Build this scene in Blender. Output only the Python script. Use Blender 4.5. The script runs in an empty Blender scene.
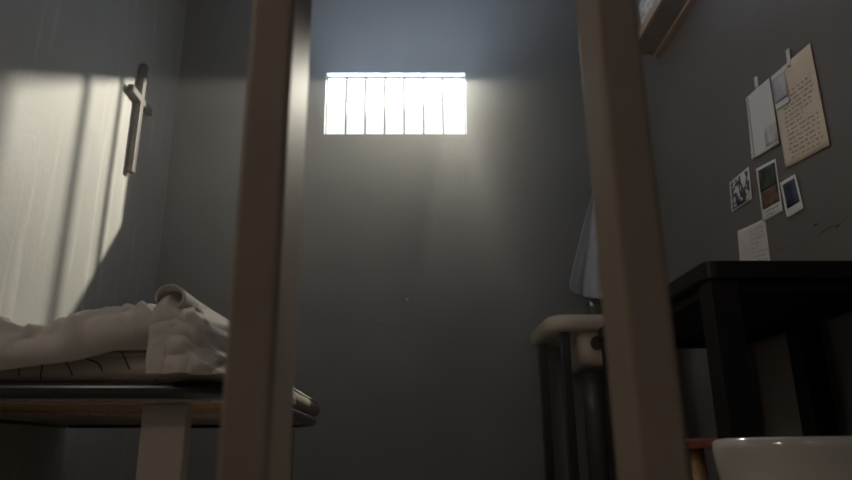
import bpy, bmesh, math, random
from mathutils import Vector, Matrix, noise
S = bpy.context.scene
COL = S.collection
R = math.radians
random.seed(7)

# ------------------------------------------------------------------ camera geometry
F, PX, PITCH, ZC = 690.0, 405.0, math.atan(0.3116), 0.36
CP, SP = math.cos(PITCH), math.sin(PITCH)
def ray(px, py):
    v = (240 - py) / F
    d = CP - v * SP
    return Vector(((px - PX) / F / d, 1.0, (SP + v * CP) / d))
CAM = Vector((0, 0, ZC))
def on_y(px, py, y): return CAM + ray(px, py) * y
def on_x(px, py, x):
    r = ray(px, py)
    return CAM + r * (x / r.x)

YB, YO = 3.46, 3.54            # inner and outer face of the back wall
XL, XR, ZTOP = -1.28, 1.24, 3.0
YF = -1.7                      # corridor end behind the camera

# ------------------------------------------------------------------ materials
def mat(name, color, rough=0.6, metal=0.0, var=0.0, scale=6.0, bump=0.0, bscale=60.0, spec=0.5):
    m = bpy.data.materials.new(name); m.use_nodes = True
    nt = m.node_tree; b = nt.nodes['Principled BSDF']
    b.inputs['Base Color'].default_value = (*color, 1)
    b.inputs['Roughness'].default_value = rough
    b.inputs['Metallic'].default_value = metal
    b.inputs['Specular IOR Level'].default_value = spec
    tc = nt.nodes.new('ShaderNodeTexCoord')
    if var > 0:
        n = nt.nodes.new('ShaderNodeTexNoise'); n.inputs['Scale'].default_value = scale
        n.inputs['Detail'].default_value = 6
        nt.links.new(tc.outputs['Object'], n.inputs['Vector'])
        r = nt.nodes.new('ShaderNodeValToRGB')
        r.color_ramp.elements[0].position = 0.3; r.color_ramp.elements[1].position = 0.7
        r.color_ramp.elements[0].color = (*[max(0, c * (1 - var)) for c in color], 1)
        r.color_ramp.elements[1].color = (*[min(1, c * (1 + var)) for c in color], 1)
        nt.links.new(n.outputs['Fac'], r.inputs['Fac'])
        nt.links.new(r.outputs['Color'], b.inputs['Base Color'])
    if bump > 0:
        n2 = nt.nodes.new('ShaderNodeTexNoise'); n2.inputs['Scale'].default_value = bscale
        n2.inputs['Detail'].default_value = 5
        nt.links.new(tc.outputs['Object'], n2.inputs['Vector'])
        bp = nt.nodes.new('ShaderNodeBump'); bp.inputs['Strength'].default_value = bump
        bp.inputs['Distance'].default_value = 0.01
        nt.links.new(n2.outputs['Fac'], bp.inputs['Height'])
        nt.links.new(bp.outputs['Normal'], b.inputs['Normal'])
    return m

def cloth_mat(name, color, trans=0.3):
    m = mat(name, color, 0.9, var=0.06, scale=9, bump=0.25, bscale=240, spec=0.1)
    nt = m.node_tree; b = nt.nodes['Principled BSDF']; out = nt.nodes['Material Output']
    t = nt.nodes.new('ShaderNodeBsdfTranslucent'); t.inputs['Color'].default_value = (*color, 1)
    mx = nt.nodes.new('ShaderNodeMixShader'); mx.inputs[0].default_value = trans
    nt.links.new(b.outputs[0], mx.inputs[1]); nt.links.new(t.outputs[0], mx.inputs[2])
    nt.links.new(mx.outputs[0], out.inputs['Surface'])
    return m

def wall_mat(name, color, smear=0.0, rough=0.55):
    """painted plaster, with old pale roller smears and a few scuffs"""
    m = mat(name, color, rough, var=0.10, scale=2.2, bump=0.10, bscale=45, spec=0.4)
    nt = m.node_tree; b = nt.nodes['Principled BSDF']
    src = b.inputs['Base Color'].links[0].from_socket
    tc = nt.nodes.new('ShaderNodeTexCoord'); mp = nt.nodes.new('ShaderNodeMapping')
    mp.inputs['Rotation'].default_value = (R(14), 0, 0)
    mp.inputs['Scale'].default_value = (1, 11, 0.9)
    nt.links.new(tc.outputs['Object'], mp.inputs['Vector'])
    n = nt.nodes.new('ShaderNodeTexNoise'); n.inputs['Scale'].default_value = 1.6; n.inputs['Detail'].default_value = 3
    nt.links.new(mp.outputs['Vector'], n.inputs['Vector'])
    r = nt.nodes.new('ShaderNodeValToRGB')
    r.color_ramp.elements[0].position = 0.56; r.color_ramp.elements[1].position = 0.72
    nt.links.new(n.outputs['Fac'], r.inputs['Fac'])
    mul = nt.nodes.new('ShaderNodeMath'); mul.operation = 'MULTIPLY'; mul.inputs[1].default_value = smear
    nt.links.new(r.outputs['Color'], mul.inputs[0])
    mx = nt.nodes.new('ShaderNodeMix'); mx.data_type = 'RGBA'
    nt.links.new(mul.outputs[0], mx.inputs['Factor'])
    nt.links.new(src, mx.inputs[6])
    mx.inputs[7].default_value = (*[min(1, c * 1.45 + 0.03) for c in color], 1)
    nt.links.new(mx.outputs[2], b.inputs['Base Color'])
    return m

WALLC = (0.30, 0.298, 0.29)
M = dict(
    wall_l=wall_mat('lit_grey_plaster', (0.40, 0.395, 0.37), 0.45),  # same paint as the other walls, kept lighter as the sunlit one
    wall_b=wall_mat('shaded_grey_plaster', (0.165, 0.165, 0.158), 0.05),  # same paint as the left wall, its shade put into the colour
    wall_r=wall_mat('deep_shade_plaster', (0.19, 0.17, 0.155), 0.05),  # same paint again, unlit: the deeper shade is put into the colour
    floor=mat('concrete_floor', (0.42, 0.375, 0.33), 0.7, var=0.12, scale=3, bump=0.2),
    ceil=mat('ceiling_plaster', (0.6, 0.6, 0.6), 0.8, var=0.06),
    bar=mat('bar_paint', (0.18, 0.144, 0.113), 0.55, var=0.06, scale=14, bump=0.04, bscale=90, spec=0.3),
    iron=mat('window_iron', (0.10, 0.10, 0.10), 0.5, 0.6),
    rail=mat('black_bed_metal', (0.018, 0.018, 0.02), 0.28, 0.3, spec=0.6),
    leg=mat('pale_bed_leg_paint', (0.27, 0.235, 0.205), 0.5, var=0.05),
    sheet=cloth_mat('white_cotton', (0.56, 0.535, 0.495), 0.34),
    towel=cloth_mat('grey_towel_cotton', (0.72, 0.74, 0.77), 0.4),
    cross=mat('dark_wood', (0.095, 0.08, 0.066), 0.45, var=0.3, scale=18),
    sink=mat('cream_ceramic', (0.50, 0.42, 0.34), 0.25, var=0.04),
    drain=mat('grey_pipe', (0.09, 0.09, 0.095), 0.4, 0.3),
    dark=mat('black_enamel', (0.02, 0.02, 0.02), 0.4),
    table=mat('black_lacquer', (0.007, 0.006, 0.006), 0.45, var=0.2, scale=20, spec=0.22),
    toilet=mat('white_porcelain', (0.35, 0.325, 0.30), 0.12, spec=0.6),
    chrome=mat('steel', (0.5, 0.5, 0.5), 0.25, 1.0),
    seatred=mat('red_brown_wood', (0.17, 0.055, 0.028), 0.45, var=0.3, scale=15),
    tan=mat('tan_wood', (0.36, 0.22, 0.12), 0.5, var=0.25, scale=18),
    shelf=mat('shelf_wood', (0.25, 0.19, 0.145), 0.6, var=0.15, scale=12),
    fascia=mat('shelf_edge_wood', (0.40, 0.28, 0.18), 0.5, var=0.15, scale=12),
    page=mat('white_paper', (0.86, 0.87, 0.84), 0.85, var=0.04),
    letter=mat('tan_paper', (0.90, 0.76, 0.60), 0.85, var=0.08, scale=10),
    note=mat('grey_paper', (0.78, 0.72, 0.68), 0.85, var=0.05),
    tape=mat('masking_tape', (0.84, 0.84, 0.80), 0.7),
    ink=mat('ink', (0.10, 0.075, 0.06), 0.8),
    greyink=mat('faint_ink', (0.30, 0.29, 0.29), 0.8),
    bookred=mat('red_cloth_cover', (0.20, 0.035, 0.025), 0.7, var=0.15),
    bookpaper=mat('page_block', (0.62, 0.58, 0.52), 0.85, var=0.2, scale=40),
    bookblue=mat('slate_cover', (0.06, 0.07, 0.09), 0.7),
    carton=mat('patterned_paper', (0.62, 0.6, 0.57), 0.7, var=0.5, scale=45),
)
# slat wood
M['slat'] = mat('amber_slat_wood', (0.30, 0.185, 0.085), 0.5, var=0.25, scale=14)

def ticking():
    m = bpy.data.materials.new('striped_ticking'); m.use_nodes = True
    nt = m.node_tree; b = nt.nodes['Principled BSDF']; b.inputs['Roughness'].default_value = 0.9
    tc = nt.nodes.new('ShaderNodeTexCoord'); sp = nt.nodes.new('ShaderNodeSeparateXYZ')
    nz = nt.nodes.new('ShaderNodeTexNoise'); nz.inputs['Scale'].default_value = 9
    nt.links.new(tc.outputs['Object'], nz.inputs['Vector'])
    nt.links.new(tc.outputs['Object'], sp.inputs[0])
    def mth(op, a, bb):
        n = nt.nodes.new('ShaderNodeMath'); n.operation = op
        for i, q in enumerate((a, bb)):
            if q is None: continue
            if isinstance(q, (int, float)): n.inputs[i].default_value = q
            else: nt.links.new(q, n.inputs[i])
        return n.outputs[0]
    x = mth('ADD', sp.outputs[0], sp.outputs[1])
    bend = mth('MULTIPLY', nz.outputs['Fac'], 0.075)
    sl = mth('MULTIPLY', sp.outputs[2], 0.75)
    q = mth('ADD', mth('ADD', x, bend), sl)
    fr = mth('FRACT', mth('MULTIPLY', q, 21.0), None)
    line = mth('LESS_THAN', fr, 0.075)
    # broken into dashes, row by row
    row = mth('FRACT', mth('MULTIPLY', mth('ADD', sp.outputs[2], mth('MULTIPLY', nz.outputs['Fac'], 0.05)), 17.0), None)
    dash = mth('LESS_THAN', row, 0.72)
    f = mth('MULTIPLY', line, dash)
    mx = nt.nodes.new('ShaderNodeMix'); mx.data_type = 'RGBA'
    nt.links.new(f, mx.inputs['Factor'])
    mx.inputs[6].default_value = (0.34, 0.295, 0.255, 1); mx.inputs[7].default_value = (0.035, 0.035, 0.045, 1)
    nt.links.new(mx.outputs[2], b.inputs['Base Color'])
    return m
M['tick'] = ticking()

def picture(name, stops, scale, vor=False, detail=5):
    m = bpy.data.materials.new(name); m.use_nodes = True
    nt = m.node_tree; b = nt.nodes['Principled BSDF']; b.inputs['Roughness'].default_value = 0.35
    tc = nt.nodes.new('ShaderNodeTexCoord')
    if vor:
        n = nt.nodes.new('ShaderNodeTexVoronoi'); o = n.outputs['Distance']
    else:
        n = nt.nodes.new('ShaderNodeTexNoise'); n.inputs['Detail'].default_value = detail; o = n.outputs['Fac']
    n.inputs['Scale'].default_value = scale
    nt.links.new(tc.outputs['Object'], n.inputs['Vector'])
    r = nt.nodes.new('ShaderNodeValToRGB')
    els = r.color_ramp.elements
    for i, (p, c) in enumerate(stops):
        e = els[i] if i < 2 else els.new(p)
        e.position = p; e.color = (*c, 1)
    nt.links.new(o, r.inputs['Fac']); nt.links.new(r.outputs['Color'], b.inputs['Base Color'])
    return m

# ------------------------------------------------------------------ object helpers
def link(name, bm, m, parent=None, smooth=False, bevel=0.0, segs=2):
    bmesh.ops.recalc_face_normals(bm, faces=bm.faces)
    me = bpy.data.meshes.new(name); bm.to_mesh(me); bm.free()
    for mm in (m if isinstance(m, (list, tuple)) else [m]): me.materials.append(mm)
    o = bpy.data.objects.new(name, me); COL.objects.link(o)
    if smooth:
        for p in me.polygons: p.use_smooth = True
    if bevel > 0:
        b = o.modifiers.new('bevel', 'BEVEL'); b.width = bevel; b.segments = segs
        b.limit_method = 'ANGLE'; b.angle_limit = R(40)
    if parent:
        o.parent = parent
        o.matrix_parent_inverse = Matrix.Translation(-parent.location)
    return o
def tag(o, label=None, cat=None, group=None, kind=None):
    if label: o['label'] = label
    if cat: o['category'] = cat
    if group: o['group'] = group
    if kind: o['kind'] = kind
    return o
def thing(name, loc, label, cat, group=None):
    o = bpy.data.objects.new(name, None); COL.objects.link(o); o.location = loc
    o.empty_display_size = 0.05
    return tag(o, label, cat, group)
def box(bm, x0, x1, y0, y1, z0, z1):
    vs = [bm.verts.new(p) for p in ((x0,y0,z0),(x1,y0,z0),(x1,y1,z0),(x0,y1,z0),(x0,y0,z1),(x1,y0,z1),(x1,y1,z1),(x0,y1,z1))]
    for f in ((0,3,2,1),(4,5,6,7),(0,1,5,4),(1,2,6,5),(2,3,7,6),(3,0,4,7)): bm.faces.new([vs[i] for i in f])
    return bm
def BX(*a): return box(bmesh.new(), *a)
def tube(bm, pts, r, seg=12, sy=1.0):
    """round tube along a polyline; r a number or a list"""
    pts = [Vector(p) for p in pts]; rings = []
    up = None
    for i, p in enumerate(pts):
        t = (pts[min(i+1, len(pts)-1)] - pts[max(i-1, 0)]).normalized()
        if up is None:
            up = Vector((0,0,1)) if abs(t.z) < 0.9 else Vector((1,0,0))
        a = t.cross(up).normalized(); b = a.cross(t).normalized(); up = b
        rr = r[i] if isinstance(r, (list, tuple)) else r
        rings.append([bm.verts.new(p + a*math.cos(2*math.pi*k/seg)*rr + b*math.sin(2*math.pi*k/seg)*rr*sy) for k in range(seg)])
    for i in range(len(rings)-1):
        for k in range(seg):
            bm.faces.new((rings[i][k], rings[i][(k+1)%seg], rings[i+1][(k+1)%seg], rings[i+1][k]))
    bm.faces.new(rings[0][::-1]); bm.faces.new(rings[-1])
    return bm
def loft(bm, loops, cap0=True, cap1=True):
    rings = [[bm.verts.new(p) for p in l] for l in loops]
    n = len(rings[0])
    for i in range(len(rings)-1):
        for k in range(n):
            bm.faces.new((rings[i][k], rings[i][(k+1)%n], rings[i+1][(k+1)%n], rings[i+1][k]))
    if cap0: bm.faces.new(rings[0][::-1])
    if cap1: bm.faces.new(rings[-1])
    return bm
def rrect(x0, x1, y0, y1, z, r, seg=8):
    out = []
    for cx, cy, a0 in ((x1-r,y1-r,0),(x0+r,y1-r,90),(x0+r,y0+r,180),(x1-r,y0+r,270)):
        for k in range(seg+1):
            a = R(a0 + 90*k/seg); out.append((cx+r*math.cos(a), cy+r*math.sin(a), z))
    return out
def grid(bm, pts):
    vs = [[bm.verts.new(p) for p in row] for row in pts]
    for i in range(len(vs)-1):
        for j in range(len(vs[0])-1):
            bm.faces.new((vs[i][j], vs[i][j+1], vs[i+1][j+1], vs[i+1][j]))
    return bm
def struct(name, bm, m, parent=None):
    o = link(name, bm, m, parent)
    if parent is None: o['kind'] = 'structure'
    return o
def interp(tab, x):
    if x <= tab[0][0]: return tab[0][1]
    for (a, b), (c, d) in zip(tab, tab[1:]):
        if x <= c:
            t = (x-a)/(c-a); t = t*t*(3-2*t)*0.5 + t*0.5
            return b + (d-b)*t
    return tab[-1][1]

# ------------------------------------------------------------------ the room
WX0, WX1, WZ0, WZ1 = -0.447, 0.341, 2.05, 2.432
struct('floor', BX(XL-0.1, XR+0.1, YF-0.1, YO, -0.1, 0), M['floor'])
struct('ceiling', BX(XL-0.1, XR+0.1, YF-0.1, YO, ZTOP, ZTOP+0.1), M['ceil'])
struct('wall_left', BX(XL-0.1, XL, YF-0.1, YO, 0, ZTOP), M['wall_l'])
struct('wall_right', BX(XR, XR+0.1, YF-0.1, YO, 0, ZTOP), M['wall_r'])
struct('wall_front', BX(XL, XR, YF-0.1, YF, 0, ZTOP), M['ceil'])
bm = bmesh.new()                                        # one wall with the window hole cut through
def hole_ring(y):
    o = [bm.verts.new(p) for p in ((XL,y,0),(XR,y,0),(XR,y,ZTOP),(XL,y,ZTOP))]
    i = [bm.verts.new(p) for p in ((WX0,y,WZ0),(WX1,y,WZ0),(WX1,y,WZ1),(WX0,y,WZ1))]
    return o, i
o1, i1 = hole_ring(YB); o2, i2 = hole_ring(YO)
for k in range(4):
    j = (k+1) % 4
    bm.faces.new((o1[k], o1[j], i1[j], i1[k])); bm.faces.new((o2[j], o2[k], i2[k], i2[j]))
    bm.faces.new((i1[k], i1[j], i2[j], i2[k])); bm.faces.new((o1[j], o1[k], o2[k], o2[j]))
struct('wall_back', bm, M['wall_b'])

# window: sill strip plus six upright iron bars
win = bpy.data.objects.new('window_1', None); COL.objects.link(win); win.location = (0, YO-0.02, WZ0)
win['kind'] = 'structure'
bm = bmesh.new()
for (a, b, c, d) in ((WX0, WX1, WZ0, WZ0+0.006), (WX0, WX1, WZ1-0.006, WZ1), (WX0, WX0+0.006, WZ0+0.006, WZ1-0.006), (WX1-0.006, WX1, WZ0+0.006, WZ1-0.006)):
    box(bm, a, b, YO-0.028, YO-0.01, c, d)
link('window_frame', bm, M['iron'], win)
for px in (346.3, 365.5, 384.8, 404.2, 423.4, 442.7):
    x = on_y(px, 104, YO-0.02).x
    link('window_bar', tube(bmesh.new(), [(x, YO-0.02, WZ0+0.004), (x, YO-0.02, WZ1-0.004)], 0.0058, 12), M['iron'], win, True)

# ------------------------------------------------------------------ cell bars close to the camera
BD, BW = 0.60, 0.0415
def cell_bar(xl, xr, label, depth):
    o = link('cell_bar', BX(xl, xr, BD, BD+depth, 0.0, ZTOP), M['bar'], None, False, 0.006, 3)
    o.data.update()
    tag(o, label, 'bar', 'upright cell bars')
xa = on_y(233, 240, BD).x; xb = on_y(281, 240, BD).x
cell_bar(xa, xb, 'brown upright steel cell bar in front of the bed corner', 0.12)
xa = on_y(617, 240, BD).x; xb = on_y(665, 240, BD).x
cell_bar(xa, xb, 'brown upright steel cell bar in front of the washbasin and black table', 0.07)

# ------------------------------------------------------------------ crucifix on the left wall
cx0 = on_x(139, 97, XL+0.02)
top = on_x(147, 69, XL+0.02); bot = on_x(128, 170, XL+0.02)
yc = (top.y + bot.y) / 2
cr = thing('crucifix', (XL, yc, bot.z), 'dark wooden crucifix hanging on the sunlit left wall', 'crucifix')
link('upright', BX(XL+0.006, XL+0.034, yc-0.018, yc+0.018, bot.z, top.z), M['cross'], cr, False, 0.003)
zc = on_x(138, 98, XL+0.02).z
hw = 0.125
link('crossbar', BX(XL+0.0065, XL+0.0345, yc-hw, yc+hw, zc-0.018, zc+0.018), M['cross'], cr, False, 0.003)
bm = bmesh.new(); tube(bm, [(XL, yc, zc), (XL+0.0062, yc, zc)], 0.008, 10)
link('wall_fixing', bm, M['cross'], cr)

# ------------------------------------------------------------------ bed
BX0, BX1, BY0, BY1 = -1.25, -0.318, 1.26, 2.66
bed = thing('bed', ((BX0+BX1)/2, (BY0+BY1)/2, 0), 'low bed with a black tubular frame along the left wall', 'bed')
def rail_path(x1, y0, y1, z, r):
    p = [(BX0, y0, z), ((BX0+x1)/2, y0, z)]
    for k in range(11):
        a = R(-90 + 9*k); p.append((x1-r+r*math.cos(a), y0+r+r*math.sin(a), z))
    p += [(x1, (y0+y1)/2, z)]
    r = 0.24
    for k in range(11):
        a = R(9*k); p.append((x1-r+r*math.cos(a), y1-r+r*math.sin(a), z))
    p += [((BX0+x1)/2, y1, z), (BX0, y1, z)]
    return p
link('rail', tube(bmesh.new(), rail_path(BX1, BY0, BY1, 0.470, 0.11), 0.0165, 14, 0.9), M['rail'], bed, True)
link('wall_rail', tube(bmesh.new(), [(BX0-0.015, BY0, 0.470), (BX0-0.015, BY1, 0.470)], 0.0148, 12), M['rail'], bed, True)
for y0 in (1.50, 1.675, 2.40):
    link('slat', BX(BX0+0.012, BX1-0.03, y0, y0+0.165, 0.463, 0.486), M['slat'], bed, False, 0.003)
lx = on_y(166, 430, 1.31).x
for (x, y) in ((lx, 1.31), (lx, 2.56)):
    o = link('leg', BX(x-0.041, x+0.041, y-0.018, y+0.018, 0.0, 0.452), M['leg'], bed, False, 0.004)

# mattress: soft rounded block with a piped edge
mt = thing('mattress', ((BX0+BX1)/2, 1.95, 0.485), 'thin beige mattress with short dark stripes on the bed frame', 'mattress')
def soft_block(x0, x1, y0, y1, z0, z1, nx, ny, amp, seed):
    bm = bmesh.new(); loops = []
    r = 0.05
    for t in [i/14 for i in range(15)]:
        a = math.pi*(t-0.5)
        ins = r*(1-math.cos(a)**0.6 if abs(a) < math.pi/2-1e-6 else 1)
        z = (z0+z1)/2 + (z1-z0)/2*math.sin(a)
        lp = rrect(x0+ins, x1-ins, y0+ins, y1-ins, z, 0.07, 8)
        dense = []
        for i, p in enumerate(lp):
            q = lp[(i+1) % len(lp)]
            n = max(1, int((Vector(q)-Vector(p)).length/0.05)) if t >= 0 else 1
            for k in range(n): dense.append(Vector(p).lerp(Vector(q), k/n))
        loops.append(dense)
    n = len(loops[7])
    fixed = []
    for lp in loops:                                    # resample every loop to the same count
        L = [0]
        for i in range(len(lp)): L.append(L[-1]+(lp[(i+1)%len(lp)]-lp[i]).length)
        out = []
        for k in range(n):
            d = L[-1]*k/n; i = max(j for j in range(len(lp)) if L[j] <= d+1e-9)
            seg = L[i+1]-L[i]
            out.append(lp[i].lerp(lp[(i+1)%len(lp)], (d-L[i])/seg if seg > 0 else 0))
        fixed.append(out)
    res = []
    for lp in fixed:
        res.append([p + Vector((0, 0, 1))*amp*noise.noise(p*6+Vector((seed,0,0)))*(1 if p.z > z0+0.02 else 0) + Vector((noise.noise(p*9), noise.noise(p*9+Vector((5,0,0))), 0))*amp*0.7 for p in lp])
    return loft(bm, res)
link('mattress_body', soft_block(BX0+0.01, BX1+0.004, BY0+0.03, BY1+0.02, 0.489, 0.552, 0, 0, 0.004, 3), M['tick'], mt, True)
for y0, y1 in ((1.292, 1.495), (1.845, 2.395)):
    link('underside_bulge', soft_block(BX0+0.03, BX1-0.02, y0, y1, 0.460, 0.4885, 0, 0, 0.004, 5), M['tick'], mt, True)
bm = bmesh.new(); tube(bm, [(x, y, 0.540) for x, y, z in rrect(BX0+0.018, BX1-0.004, BY0+0.038, BY1+0.012, 0, 0.07)] + [(BX1-0.004, BY1-0.058, 0.540)], 0.006, 8)
link('piping', bm, M['tick'], mt, True)

# white sheet thrown over the foot of the mattress
sh = thing('bed_sheet', (-0.75, 1.5, 0.59), 'rumpled white cotton sheet thrown over the foot of the bed', 'sheet')
def wr(x, y, z, a, f, s=0):
    return a*noise.noise(Vector((x*f+s, y*f*0.7, z*f))) 
HEM = [(-1.27, 0.505), (-0.95, 0.50), (-0.76, 0.506), (-0.62, 0.523), (-0.48, 0.556), (-0.36, 0.575)]
TOP = [(-1.27, 0.60), (-0.95, 0.592), (-0.80, 0.592), (-0.70, 0.598), (-0.62, 0.610), (-0.54, 0.628), (-0.44, 0.626), (-0.36, 0.600)]
pts = []
NX, NV = 150, 90
for i in range(NX+1):
    x = -1.265 + (-0.365+1.265)*i/NX
    zh, zt = interp(HEM, x), interp(TOP, x)-0.015
    row = []
    for j in range(NV+1):
        t = j/NV
        zm = zh + 0.70*(zt-zh)
        if t < 0.30:
            q = t/0.30; z = zh + (zm-zh)*q; y = BY0+0.008 - 0.014*math.sin(q*2.6)
        elif t < 0.62:
            u = (t-0.30)/0.32
            y = BY0+0.001+0.14*u**1.5; z = zm+(zt-zm)*u**0.8
        else:
            q = (t-0.62)/0.38
            y = BY0+0.141 + 0.80*q; z = zt + (0.592-zt)*min(1, q*1.6)
        w = min(1, max(0, (t-0.05)/0.3))
        k = Vector((x*5.0+y*2.0, y*4.0-x, 2.0))
        fold = 0.030*noise.noise(k) + 0.016*noise.noise(k*2.3+Vector((4, 0, 0)))
        rdg = 1-abs(noise.noise(Vector((x*6.5-y*5, y*6+x*3.0+z*4, 1.3))))*3.2
        fold += 0.026*max(0, rdg)**1.5
        rd2 = 1-abs(noise.noise(Vector((x*15-y*9, y*11+x*5+z*9, 5.3))))*3.5
        fold += 0.009*max(0, rd2)**1.5
        fold += 0.004*noise.noise(Vector((x*30, y*26, z*24)))
        rd3 = 1-abs(noise.noise(Vector((x*9+y*14-z*6, y*3-x*2.0, 9.1))))*4.5
        fold += 0.010*max(0, rd3)**1.2
        if t < 0.62: row.append((x, y - 0.7*w*max(fold, -0.006), z + w*(0.35 if t < 0.25 else 0.35+0.5*min(1, (t-0.25)/0.15))*fold))
        else: row.append((x, y, max(z + fold*w*0.6, 0.575)))
    pts.append(row)
sheet = link('sheet_body', grid(bmesh.new(), pts), M['sheet'], sh, True)
m_ = sheet.modifiers.new('thick', 'SOLIDIFY'); m_.thickness = 0.004; m_.offset = 1
# the folded-back end that hangs over the corner
PROF = [(-0.459, 0.590), (-0.461, 0.620), (-0.458, 0.638), (-0.448, 0.652), (-0.430, 0.656), (-0.410, 0.650), (-0.390, 0.640), (-0.368, 0.626), (-0.346, 0.606), (-0.328, 0.576), (-0.317, 0.545), (-0.311, 0.515), (-0.310, 0.497)]
def prof(s):
    f = s*(len(PROF)-1); i = min(int(f), len(PROF)-2); t = f-i
    p = [Vector((*PROF[max(0, min(len(PROF)-1, i+k))], 0)) for k in (-1, 0, 1, 2)]
    q = 0.5*((2*p[1]) + (p[2]-p[0])*t + (2*p[0]-5*p[1]+4*p[2]-p[3])*t*t + (3*p[1]-p[0]-3*p[2]+p[3])*t*t*t)
    return q.x, q.y
pts = []
NS, NV = 130, 150
for i in range(NS+1):
    s = i/NS; x, zp = prof(s)
    row = []
    for j in range(NV+1):
        t = j/NV
        zk = 0.499 + 0.66*(zp-0.499) if zp > 0.515 else zp-0.002
        if t < 0.34:
            q = t/0.34; z = 0.497 + (zk-0.497)*q; y = BY0-0.024 + 0.008*q
            xx = x + ((1-q)*0.004 if s < 0.34 else 0)
        elif t < 0.60:
            u = (t-0.34)/0.26; a = u*math.pi/2; b = min(1, max(0, (s-0.30)/0.15)) 
            y = BY0-0.016+0.16*((1-b)*0.3*(1-math.cos(a)) + b*u**1.3); z = zk+(zp-zk)*((1-b)*math.sin(a) + b*u**0.85); xx = x
        else:
            q = (t-0.60)/0.40
            b = min(1, max(0, (s-0.30)/0.15)); y = BY0-0.016+0.16*(0.3+0.7*b)+0.55*q; z = zp - (zp-0.60)*0.75*q if zp > 0.60 else zp
            xx = x + (0.03*q if s < 0.3 else 0) - 0.03*q*q*(1-s)
        rough = min(1, max(0, (s-0.35)/0.4))
        n1 = noise.noise(Vector((x*14+z*9, y*10, z*17)))
        n2 = noise.noise(Vector((x*34, y*30, z*38)))
        dx = rough*(0.013*n1 + 0.006*n2); dz = rough*(0.008*n1+0.004*n2)*(1 if t > 0.2 else 0.2)
        dy = 0
        if t < 0.60:
            qq = min(1, t/0.40)
            ter = abs(noise.noise(Vector((x*13+z*10, 3.0, z*24-x*13))))
            fine = noise.noise(Vector((x*45, 8.0, z*50)))
            dy = -(0.008+0.036*rough)*ter*(1 if t < 0.4 else (0.6-t)/0.2) - 0.035*rough*(1-qq)**1.3 - 0.004*rough*fine
            ph = ((z + 0.8*(x+0.4))/0.046 + 1.1*noise.noise(Vector((x*9, 1.0, z*9)))) % 1.0
            saw = ph/0.72 if ph < 0.72 else (1-ph)/0.28
            saw = saw*saw*(3-2*saw)
            dy -= 0.024*rough*saw*(0.55+0.9*abs(noise.noise(Vector((x*12+4, 2.0, z*12)))))*(1 if t < 0.42 else (0.6-t)/0.18)
        if z < 0.52: dz *= 0.2
        y += 0.16*max(0, (s-0.42)/0.58)**1.7*(1 if t < 0.60 else max(0, 1-(t-0.60)*1.5))
        row.append((xx+max(dx, -0.004), y+dy, max(z+dz, 0.497)))
    pts.append(row)
flap = link('folded_end', grid(bmesh.new(), pts), M['sheet'], sh, True)
m_ = flap.modifiers.new('thick', 'SOLIDIFY'); m_.thickness = 0.003; m_.offset = 1
# narrow rolled hem standing up at the top of the fold
bm = bmesh.new(); 
hp = []
for k in range(25):
    a = R(200 - 250*k/24); hp.append([( -0.433+0.027*math.cos(a), BY0-0.018+0.12*j/8, 0.637+0.025*math.sin(a)) for j in range(9)])
hem = link('rolled_hem', grid(bm, hp), M['sheet'], sh, True)
m_ = hem.modifiers.new('thick', 'SOLIDIFY'); m_.thickness = 0.003

# ------------------------------------------------------------------ washbasin on the back wall with its towel
SX0, SX1, SY0 = 0.615, 1.19, 2.93
zt, zb = 0.940, 0.874
sk = thing('washbasin', (0.91, 3.2, 0), 'cream washbasin with rounded front corners against the back wall', 'washbasin')
bm = bmesh.new()
loops = [rrect(SX0+0.012, SX1-0.012, SY0+0.012, YB-0.004, zb, 0.085),
         rrect(SX0, SX1, SY0, YB-0.002, zb+0.012, 0.095), rrect(SX0, SX1, SY0, YB-0.002, zt-0.012, 0.095),
         rrect(SX0+0.012, SX1-0.012, SY0+0.012, YB-0.004, zt, 0.085),
         rrect(SX0+0.05, SX1-0.05, SY0+0.05, YB-0.12, zt, 0.09),
         rrect(SX0+0.065, SX1-0.065, SY0+0.065, YB-0.135, zt-0.02, 0.09),
         rrect(SX0+0.14, SX1-0.14, SY0+0.12, YB-0.19, zt-0.14, 0.08)]
loft(bm, loops, True, True)
link('rim', bm, M['sink'], sk, True)
sk.children[0].data.polygons.foreach_set('use_smooth', [True]*len(sk.children[0].data.polygons))
bm = bmesh.new()
loft(bm, [rrect(0.75, 1.09, 2.985, 3.40, zb+0.002, 0.05), rrect(0.752, 1.088, 2.987, 3.40, zb-0.09, 0.05), rrect(0.765, 1.075, 3.0, 3.39, zb-0.128, 0.05), rrect(0.80, 1.04, 3.03, 3.36, zb-0.142, 0.05)])
link('bowl', bm, M['sink'], sk, True)
p = on_y(597, 343, 2.98)
bm = bmesh.new(); loft(bm, [[(p.x+0.028*math.cos(2*math.pi*k/20), yy, p.z+0.030*math.sin(2*math.pi*k/20)) for k in range(20)] for yy in (2.99, 2.972)])
o = link('overflow_cap', bm, M['dark'], sk, False, 0.003); o['label'] = 'round black cap'
bm = bmesh.new(); tube(bm, [(0.835, 3.13, 0.72), (0.835, 3.13, 0.55), (0.835, 3.13, 0.0)], [0.05, 0.045, 0.045], 20)
link('drain_pipe', bm, M['drain'], sk, True)
for (x, y) in ((0.668, 3.36), (0.70, 3.02), (1.15, 3.36), (1.15, 3.02)):
    link('leg', BX(x-0.019, x+0.019, y-0.019, y+0.019, 0, zb+0.003), M['dark'], sk, False, 0.003)
bm = bmesh.new(); tube(bm, [(0.91, 3.39, zt-0.003), (0.91, 3.39, zt+0.10), (0.91, 3.37, zt+0.13), (0.91, 3.33, zt+0.135), (0.91, 3.29, zt+0.11)], 0.012, 12)
link('tap', bm, M['chrome'], sk, True)

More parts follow.
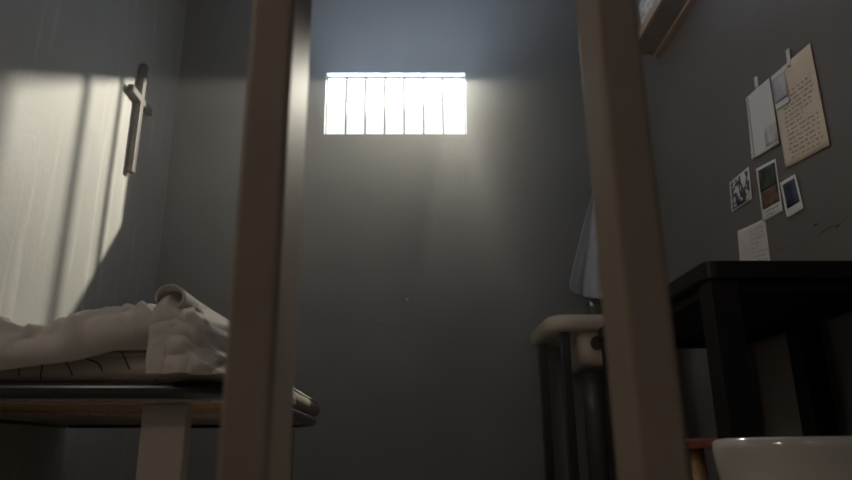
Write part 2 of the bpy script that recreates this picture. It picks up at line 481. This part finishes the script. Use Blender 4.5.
hk = on_y(597, 186, YB-0.04)
hook = thing('wall_hook', (hk.x, YB, hk.z), 'small steel hook on the back wall holding the grey towel', 'hook')
bm = bmesh.new(); tube(bm, [(hk.x, YB, hk.z+0.01), (hk.x, YB-0.03, hk.z), (hk.x, YB-0.055, hk.z), (hk.x, YB-0.06, hk.z+0.02)], 0.005, 10)
link('hook_arm', bm, M['chrome'], hook, True)
bm = bmesh.new(); tube(bm, [(hk.x, YB-0.006, hk.z+0.01), (hk.x, YB, hk.z+0.01)], 0.018, 14)
link('back_plate', bm, M['chrome'], hook, True)
# towel: gathered at the hook, opening into hanging folds
pts = []
zl = on_y(583, 300, YB-0.08).z
for j in range(61):
    t = j/60
    row = []
    wl = 0.016 + 0.185*min(1, t*1.08)**0.95; wr_ = 0.012 + 0.12*t
    for i in range(81):
        s = i/80*2-1
        x = hk.x + (s*wl if s < 0 else s*wr_)
        amp = 0.006 + 0.026*t
        y = YB-0.075 + amp*math.sin(s*8.5+0.6) + 0.010*t*math.sin(s*19)
        zbot = zl + 0.055*abs(s+0.42)**0.8*(1.4 if s < -0.42 else 0.55) + 0.008*math.sin(s*9)
        z = hk.z+0.012 + (zbot-hk.z-0.012)*t - 0.02*(1-abs(s))*t*(1-t)
        row.append((x + 0.01*noise.noise(Vector((s*2, t*3, 1)))*t, y, z))
    pts.append(row)
tw = link('towel', grid(bmesh.new(), pts), M['towel'], None, True)
m_ = tw.modifiers.new('thick', 'SOLIDIFY'); m_.thickness = 0.004
tag(tw, 'thin grey towel hanging from a hook above the washbasin', 'towel')

# ------------------------------------------------------------------ black table against the right wall
TX0, TX1, TY0, TY1 = 0.70, 1.225, 1.56, 2.52
ttop = on_y(760, 260, TY0).z; tbot = on_y(760, 278, TY0).z
tb = thing('table', (0.96, 1.83, 0), 'black wooden table with square legs against the right wall', 'table')
bm = bmesh.new(); loft(bm, [rrect(TX0, TX1, TY0, TY1, tbot, 0.035), rrect(TX0, TX1, TY0, TY1, ttop, 0.035)])
link('tabletop', bm, M['table'], tb, False, 0.005, 3)
zap = 0.727
link('apron', BX(TX0+0.05, TX1-0.05, TY0+0.025, TY0+0.045, zap+0.0, tbot-0.001), M['table'], tb)
link('apron', BX(TX0+0.05, TX1-0.05, TY1-0.045, TY1-0.025, zap, tbot-0.001), M['table'], tb)
link('apron', BX(TX0+0.025, TX0+0.045, TY0+0.05, TY1-0.05, zap, tbot-0.001), M['table'], tb)
link('apron', BX(TX1-0.045, TX1-0.025, TY0+0.05, TY1-0.05, zap, tbot-0.001), M['table'], tb)
for x, ys in ((TX0+0.012, (TY0+0.01, TY1-0.078)), (TX1-0.082, (TY0+0.01, 1.995, TY1-0.078))):
    for y in ys:
        link('leg', BX(x, x+0.068, y, y+0.068, 0, tbot-0.0005), M['table'], tb, False, 0.004)

# ------------------------------------------------------------------ wooden stool pushed under the table
st = thing('stool', (0.905, 1.86, 0), 'wooden stool with a red-brown seat and tan legs under the black table', 'stool')
stz = on_y(700, 437, 1.72).z
bm = bmesh.new(); loft(bm, [rrect(0.745, 1.06, 1.71, 2.01, stz-0.024, 0.02), rrect(0.742, 1.063, 1.707, 2.013, stz-0.006, 0.024), rrect(0.748, 1.057, 1.713, 2.007, stz, 0.02)])
link('seat', bm, M['seatred'], st)
for (x, y) in ((0.797, 1.75), (0.797, 1.97), (1.02, 1.75), (1.02, 1.97)):
    link('leg', tube(bmesh.new(), [(x, y, 0), (x, y, stz-0.023)], 0.0185, 16), M['tan'], st, True)
for y in (1.75, 1.97):
    link('stretcher', tube(bmesh.new(), [(0.812, y, 0.16), (1.005, y, 0.16)], 0.010, 10), M['tan'], st, True)

# ------------------------------------------------------------------ toilet bowl jutting from the right wall
tz = on_y(790, 436.5, 1.22).z
XT = on_y(722, 445, 1.35).x
to = thing('toilet', (0.95, 1.35, 0), 'glossy white porcelain toilet bowl in front of the black table', 'toilet')
def egg(x0, x1, hw, z, yc=1.35, n=64, p=2.6):
    cx, a = (x0+x1)/2, (x1-x0)/2
    out = []
    for k in range(n):
        t = 2*math.pi*k/n; c, s = math.cos(t), math.sin(t)
        out.append((cx + a*abs(c)**(2/p)*(1 if c > 0 else -1), yc + hw*abs(s)**(2/p)*(1 if s > 0 else -1), z))
    return out
bm = bmesh.new()
loft(bm, [egg(XT+0.22, 1.16, 0.11, 0.0), egg(XT+0.20, 1.16, 0.105, 0.10), egg(XT+0.12, 1.17, 0.12, 0.18), egg(XT+0.030, 1.18, 0.160, 0.25),
          egg(XT+0.007, 1.18, 0.173, 0.31), egg(XT+0.001, 1.18, 0.177, 0.355), egg(XT, 1.18, 0.178, tz-0.02), egg(XT+0.001, 1.18, 0.178, tz-0.006), egg(XT+0.008, 1.176, 0.172, tz),
          egg(XT+0.04, 1.0, 0.14, tz-0.001), egg(XT+0.05, 0.99, 0.13, tz-0.012), egg(XT+0.12, 0.95, 0.08, tz-0.14)])
link('bowl', bm, M['toilet'], to, True)
bm = bmesh.new(); loft(bm, [rrect(1.03, 1.235, 1.16, 1.54, tz+0.0015, 0.03), rrect(1.02, 1.235, 1.15, 1.55, tz+0.36, 0.03)])
link('cistern', bm, M['toilet'], to, False, 0.008, 3)

# ------------------------------------------------------------------ shelf high on the right wall
fe = on_x(659, 55, XR-0.001)                 # far lower corner at the wall
ex = on_y(630, 55, fe.y).x                  # free edge
SZ = fe.z; SH = 0.040
sf = thing('wall_shelf', (XR, (fe.y+1.3)/2, SZ), 'brown wooden shelf fixed high on the right wall', 'shelf')
link('board', BX(ex+0.012, XR, 1.25, fe.y, SZ, SZ+SH), M['shelf'], sf, False, 0.002)
link('edge_strip', BX(ex, ex+0.0118, 1.25, fe.y, SZ, SZ+SH+0.004), M['fascia'], sf, False, 0.002)
o = link('batten', BX(XR-0.030, XR, 1.25, fe.y-0.004, SZ-0.018, SZ-0.0005), M['fascia'], sf, False, 0.002)
# things standing on the shelf
z0 = SZ+SH+0.0045
def book(y0, y1, h, d, cover, label, pages=True):
    b = thing('book', ((ex+XR)/2, (y0+y1)/2, z0), label, 'book', 'books on the high shelf')
    x0 = ex+0.014; x1 = x0+d
    bm = bmesh.new(); box(bm, x0, x1, y0, y0+0.003, z0, z0+h); box(bm, x0, x1, y1-0.003, y1, z0, z0+h); box(bm, x0, x0+0.003, y0+0.003, y1-0.003, z0, z0+h)
    link('cover', bm, M[cover], b)
    link('page_block', BX(x0+0.0032, x1-0.004, y0+0.0032, y1-0.0032, z0+0.003, z0+h-0.003), M['bookpaper'], b)
book(2.565, 2.61, 0.21, 0.12, 'bookred', 'dark red book standing on the high shelf beside the patterned paper box')
bx_ = thing('paper_box', (ex+0.07, 2.73, z0), 'small patterned white paper box on the far part of the high shelf', 'box')
link('box_body', BX(ex+0.014, ex+0.12, 2.62, 2.80, z0, z0+0.11), M['carton'], bx_, False, 0.002)
link('lid', BX(ex+0.0125, ex+0.1215, 2.6185, 2.8015, z0+0.1105, z0+0.135), M['carton'], bx_, False, 0.002)

# ------------------------------------------------------------------ papers, photos and tape on the right wall
def sheet_on_wall(name, corners, m, off, parent=None, curl=0.0, n=14, thick=0.0005, holes=False, curl_dir='b'):
    """corners as photographed (tl, tr, br, bl) -> a thin sheet lying on the right wall; its true size in metres"""
    P = [on_x(*c, XR-off) for c in corners]
    bm = bmesh.new(); pts = []
    for i in range(n+1):
        row = []
        for j in range(n+1):
            u, v = j/n, i/n
            p = (P[0]*(1-u)+P[1]*u)*(1-v) + (P[3]*(1-u)+P[2]*u)*v
            k = v if curl_dir == 'b' else (1-u if curl_dir == 'l' else u*v)
            p = p + Vector((-curl*k**2.2 - 0.0006*math.sin(u*3+v*2)**2, 0, 0))
            if holes and j == 0 and i % 1 == 0: p = p + Vector((0, 0.003*(1 if i % 2 else -1), 0))
            row.append(p)
        pts.append(row)
    grid(bm, pts)
    o = link(name, bm, m, parent, True)
    s = o.modifiers.new('thick', 'SOLIDIFY'); s.thickness = thick
    return o, P
def frame_thing(name, corners, label, cat, group=None):
    P = [on_x(*c, XR) for c in corners]
    c = sum(P, Vector())/4
    return thing(name, (XR, c.y, min(p.z for p in P)), label, cat, group)
def sub(corners, u0, u1, v0, v1):
    tl, tr, br, bl = [Vector(c) for c in corners]
    f = lambda u, v: tuple((tl*(1-u)+tr*u)*(1-v) + (bl*(1-u)+br*u)*v)
    return [f(u0, v0), f(u1, v0), f(u1, v1), f(u0, v1)]
def scribble(corners, off, lines, parent, m, v0=0.1, v1=0.93, u0=0.1, u1=0.9, w=0.0011, hh=0.35, seed=1, slope=0.0):
    rnd = random.Random(seed)
    P = [on_x(*c, XR-off) for c in corners]
    f = lambda u, v: (P[0]*(1-u)+P[1]*u)*(1-v) + (P[3]*(1-u)+P[2]*u)*v
    bm = bmesh.new(); step = (v1-v0)/lines
    for l in range(lines):
        u = u0 + rnd.uniform(0, 0.06); vb = v0+step*(l+0.5); end = u1 - rnd.choice((0, 0, 0.03, 0.08, 0.3))
        while u < end:
            wl = rnd.uniform(0.05, 0.16); a = u; k = 0; prev = None
            while a < min(u+wl, end):
                v = vb + step*hh*(rnd.uniform(0.4, 1) if k % 2 else -rnd.uniform(0.3, 1))*0.6 + slope*(a-u0)
                p = f(a, v)
                if prev is not None:
                    d = (p-prev); nrm = Vector((0, -d.z, d.y)).normalized()*w/2
                    bm.faces.new([bm.verts.new(q) for q in (prev+nrm, prev-nrm, p-nrm, p+nrm)])
                prev = p; a += rnd.uniform(0.009, 0.017); k += 1
            u += wl + rnd.uniform(0.025, 0.045)
    return link('handwriting', bm, m, parent)

c_page = [(746,98), (769,78), (780.5,143.5), (753,160)]
t = frame_thing('notebook_page', c_page, 'white torn notebook page with a ragged left edge, taped to the right wall', 'paper')
sheet_on_wall('page_sheet', c_page, M['page'], 0.0012, t, 0.004, n=26, holes=True)
bm = bmesh.new()
for k in range(22):
    v = 0.03 + 0.94*k/21
    q = sub(c_page, 0.035, 0.085, v-0.010, v+0.010)
    bm.faces.new([bm.verts.new(on_x(*c, XR-0.0026-0.004*v**2.2)) for c in q])
link('punched_holes', bm, M['ink'], t)
sheet_on_wall('tape', [(754,77.5), (757.2,76), (759,87), (755.5,89)], M['tape'], 0.0032, t, 0, 4)
c_sm = sub(c_page, 0.52, 0.95, 0.66, 0.93)
o, _ = sheet_on_wall('pencil_sketch', c_sm, mat('pencil_grey', (0.66, 0.67, 0.66), 0.85, var=0.25, scale=30), 0.0058, t, 0.002, 6)

c_let = [(771,77), (810,43), (830,145), (786,168.5)]
t = frame_thing('letter', c_let, 'large tan handwritten letter taped to the right wall', 'letter')
sheet_on_wall('letter_sheet', c_let, M['letter'], 0.0045, t, 0.0)
scribble(c_let, 0.0062, 15, t, M['ink'], 0.26, 0.95, 0.14, 0.90, 0.0012, 0.5, 5, 0.01)
sheet_on_wall('tape', [(785.8,50.5), (789.2,48), (791.5,66), (788,68)], M['tape'], 0.0066, t, 0, 4)

def photo(corners, label, off, border, img, curl=0.0, writing=False):
    t = frame_thing('photograph', corners, label, 'photo', 'photographs pinned to the right wall')
    sheet_on_wall('print', corners, M['page'], off, t, curl)
    for (b, m) in img:
        sheet_on_wall('image', sub(corners, *b), m, off+0.0010, t, curl, 8, 0.0003)
    if writing: scribble(sub(corners, 0.06, 0.94, 0.80, 0.98), off+0.0022+curl, 2, t, M['ink'], 0.1, 0.9, 0.1, 0.95, 0.0009, 0.5, 9)
    return t
ph_blue = picture('misty_print', [(0.3, (0.34, 0.32, 0.37)), (0.7, (0.74, 0.70, 0.72))], 12)
photo([(771.5,78.8), (784.6,70), (790,102), (777,111)], 'small pale photo stuck over the left edge of the tan letter', 0.0072, 0, [((0.03, 0.97, 0.02, 0.80), ph_blue)], 0.002)
blot = picture('black_blot_print', [(0.42, (0.86, 0.85, 0.78)), (0.46, (0.03, 0.035, 0.05)), (0.56, (0.04, 0.05, 0.09)), (0.60, (0.80, 0.78, 0.6))], 22, detail=2)
photo([(729.5,183), (748.7,166.5), (752.2,199), (732,212.4)], 'white picture with black and blue blots, leftmost of the three pictures below the notebook page', 0.003, 0, [((0.06, 0.94, 0.06, 0.94), blot)])
green = picture('dark_green_print', [(0.35, (0.018, 0.028, 0.014)), (0.7, (0.11, 0.13, 0.08))], 26)
brown = picture('rust_red_print', [(0.35, (0.09, 0.035, 0.022)), (0.7, (0.30, 0.15, 0.10))], 26)
photo([(756,169), (775.5,158.6), (783,211), (763.2,222)], 'tall instant photo with dark green and rust red halves, middle one below the notebook page', 0.0025, 0, [((0.07, 0.93, 0.05, 0.46), green), ((0.07, 0.93, 0.46, 0.79), brown)], 0.0, True)
night = picture('dark_blue_print', [(0.35, (0.006, 0.008, 0.018)), (0.55, (0.02, 0.03, 0.07)), (0.75, (0.10, 0.13, 0.20))], 16)
photo([(780,183), (795.3,173.8), (804,208.5), (787.2,218.6)], 'small instant photo with a dark blue picture, just below the tan letter', 0.0045, 0, [((0.13, 0.87, 0.09, 0.76), night)])
c_note = [(740,231), (765,218.4), (771.5,268), (743.5,272)]
t = frame_thing('note', c_note, 'curled pale note hanging just above the black table', 'paper')
sheet_on_wall('note_sheet', c_note, M['note'], 0.0012, t, 0.009, curl_dir='l')
scribble(c_note, 0.008, 8, t, M['greyink'], 0.08, 0.85, 0.35, 0.95, 0.0011, 0.4, 21)

# scuffs and a paint chip that belong to the walls
def scuff(wall, pix, m, w, plane):
    P = [(on_x(*q, XR-0.0004) if plane == 'x' else on_y(*q, YB-0.0004)) for q in pix]
    o = link('scuff_mark', tube(bmesh.new(), P, w, 6), m, bpy.data.objects[wall]); return o
scuff('wall_right', [(813,226), (817,224)], M['dark'], [0.0012, 0.002], 'x')
scuff('wall_right', [(819,235), (826,229), (833,226)], M['dark'], [0.0005, 0.0009, 0.0006], 'x')
scuff('wall_right', [(836,227), (839,225)], M['dark'], [0.0015, 0.002], 'x')
scuff('wall_right', [(841,223), (851,214)], M['dark'], [0.0005, 0.0003], 'x')
scuff('wall_right', [(775,252), (783,248), (790,246)], M['dark'], [0.0004, 0.0006, 0.0004], 'x')
scuff('wall_back', [(406.5,299), (408,300)], M['page'], [0.004, 0.003], 'y')
scuff('wall_back', [(372,323), (392,325), (428,332)], M['drain'], [0.001, 0.0016, 0.001], 'y')

# ------------------------------------------------------------------ haze
hz = link('haze', BX(XL-0.05, XR+0.05, YF-0.05, YB+0.03, -0.05, ZTOP+0.05), None)
hm = bpy.data.materials.new('thin_smoke'); hm.use_nodes = True
nt = hm.node_tree; nt.nodes.remove(nt.nodes['Principled BSDF'])
v = nt.nodes.new('ShaderNodeVolumeScatter'); v.inputs['Density'].default_value = 0.055; v.inputs['Anisotropy'].default_value = 0.5
v.inputs['Color'].default_value = (0.98, 0.97, 0.95, 1)
nt.links.new(v.outputs[0], nt.nodes['Material Output'].inputs['Volume'])
ge = nt.nodes.new('ShaderNodeNewGeometry'); sx = nt.nodes.new('ShaderNodeSeparateXYZ')
nt.links.new(ge.outputs['Position'], sx.inputs[0])
def ramp(sock, a, b):
    n = nt.nodes.new('ShaderNodeMapRange'); n.interpolation_type = 'SMOOTHSTEP'
    n.inputs['From Min'].default_value = a; n.inputs['From Max'].default_value = b
    nt.links.new(sock, n.inputs['Value']); return n.outputs[0]
def mul(a, b):
    n = nt.nodes.new('ShaderNodeMath'); n.operation = 'MULTIPLY'; nt.links.new(a, n.inputs[0])
    if isinstance(b, float): n.inputs[1].default_value = b
    else: nt.links.new(b, n.inputs[1])
    return n.outputs[0]
# smoke density kept to the far, upper cell to shape the window glow
nt.links.new(mul(mul(mul(ramp(sx.outputs[1], 1.3, 2.9), ramp(sx.outputs[1], 3.6, 3.1)), ramp(sx.outputs[2], 0.2, 1.9)), 0.06), v.inputs['Density'])
hz.data.materials.clear(); hz.data.materials.append(hm)
tag(hz, 'thin smoky haze hanging in the air of the cell', 'haze', kind='stuff')

# ------------------------------------------------------------------ light
def lamp(name, loc, power, color, radius):
    l = bpy.data.lights.new(name, 'POINT'); l.energy = power; l.color = color; l.shadow_soft_size = radius
    o = bpy.data.objects.new(name, l); COL.objects.link(o); o.location = loc; return o
lamp('low_sun_lamp', (0.29, 3.885, 2.635), 320, (1.0, 0.94, 0.79), 0.012)
lamp('daylight_fill', (-0.45, 5.5, 1.55), 4300, (0.63, 0.77, 1.0), 1.1)  # added blue fill outside the window, lifts the glow in the haze
lamp('cell_fill', (-1.12, 0.20, 1.75), 14, (1.0, 0.83, 0.68), 0.12)  # unseen warm fill, added to brighten bar sides, sheet and papers
lamp('corridor_fill', (-0.3, -1.1, 2.2), 2.4, (1.0, 0.82, 0.66), 0.15)  # unseen weak fill added behind the camera for the bar fronts
W = bpy.data.worlds.new('sky'); S.world = W; W.use_nodes = True
bg = W.node_tree.nodes['Background']; bg.inputs[0].default_value = (0.86, 0.95, 0.96, 1); bg.inputs[1].default_value = 1.25

# ------------------------------------------------------------------ camera and film
cd = bpy.data.cameras.new('camera'); cam = bpy.data.objects.new('camera', cd); COL.objects.link(cam)
cam.location = CAM; cam.rotation_euler = (math.pi/2 + PITCH, 0, 0)
cd.sensor_width = 36; cd.lens = F/852*36; cd.shift_x = (426-PX)/852
cd.clip_start = 0.02
cd.dof.use_dof = True; cd.dof.focus_distance = 1.9; cd.dof.aperture_fstop = 3.4
S.camera = cam
S.cycles.use_denoising = True
S.cycles.max_bounces = 14; S.cycles.diffuse_bounces = 8; S.cycles.volume_bounces = 2
S.cycles.sample_clamp_indirect = 4
S.cycles.caustics_reflective = False; S.cycles.caustics_refractive = False
S.view_settings.view_transform = 'Standard'; S.view_settings.look = 'None'
S.view_settings.exposure = 0.0; S.view_settings.gamma = 1.0; S.view_settings.use_curve_mapping = False
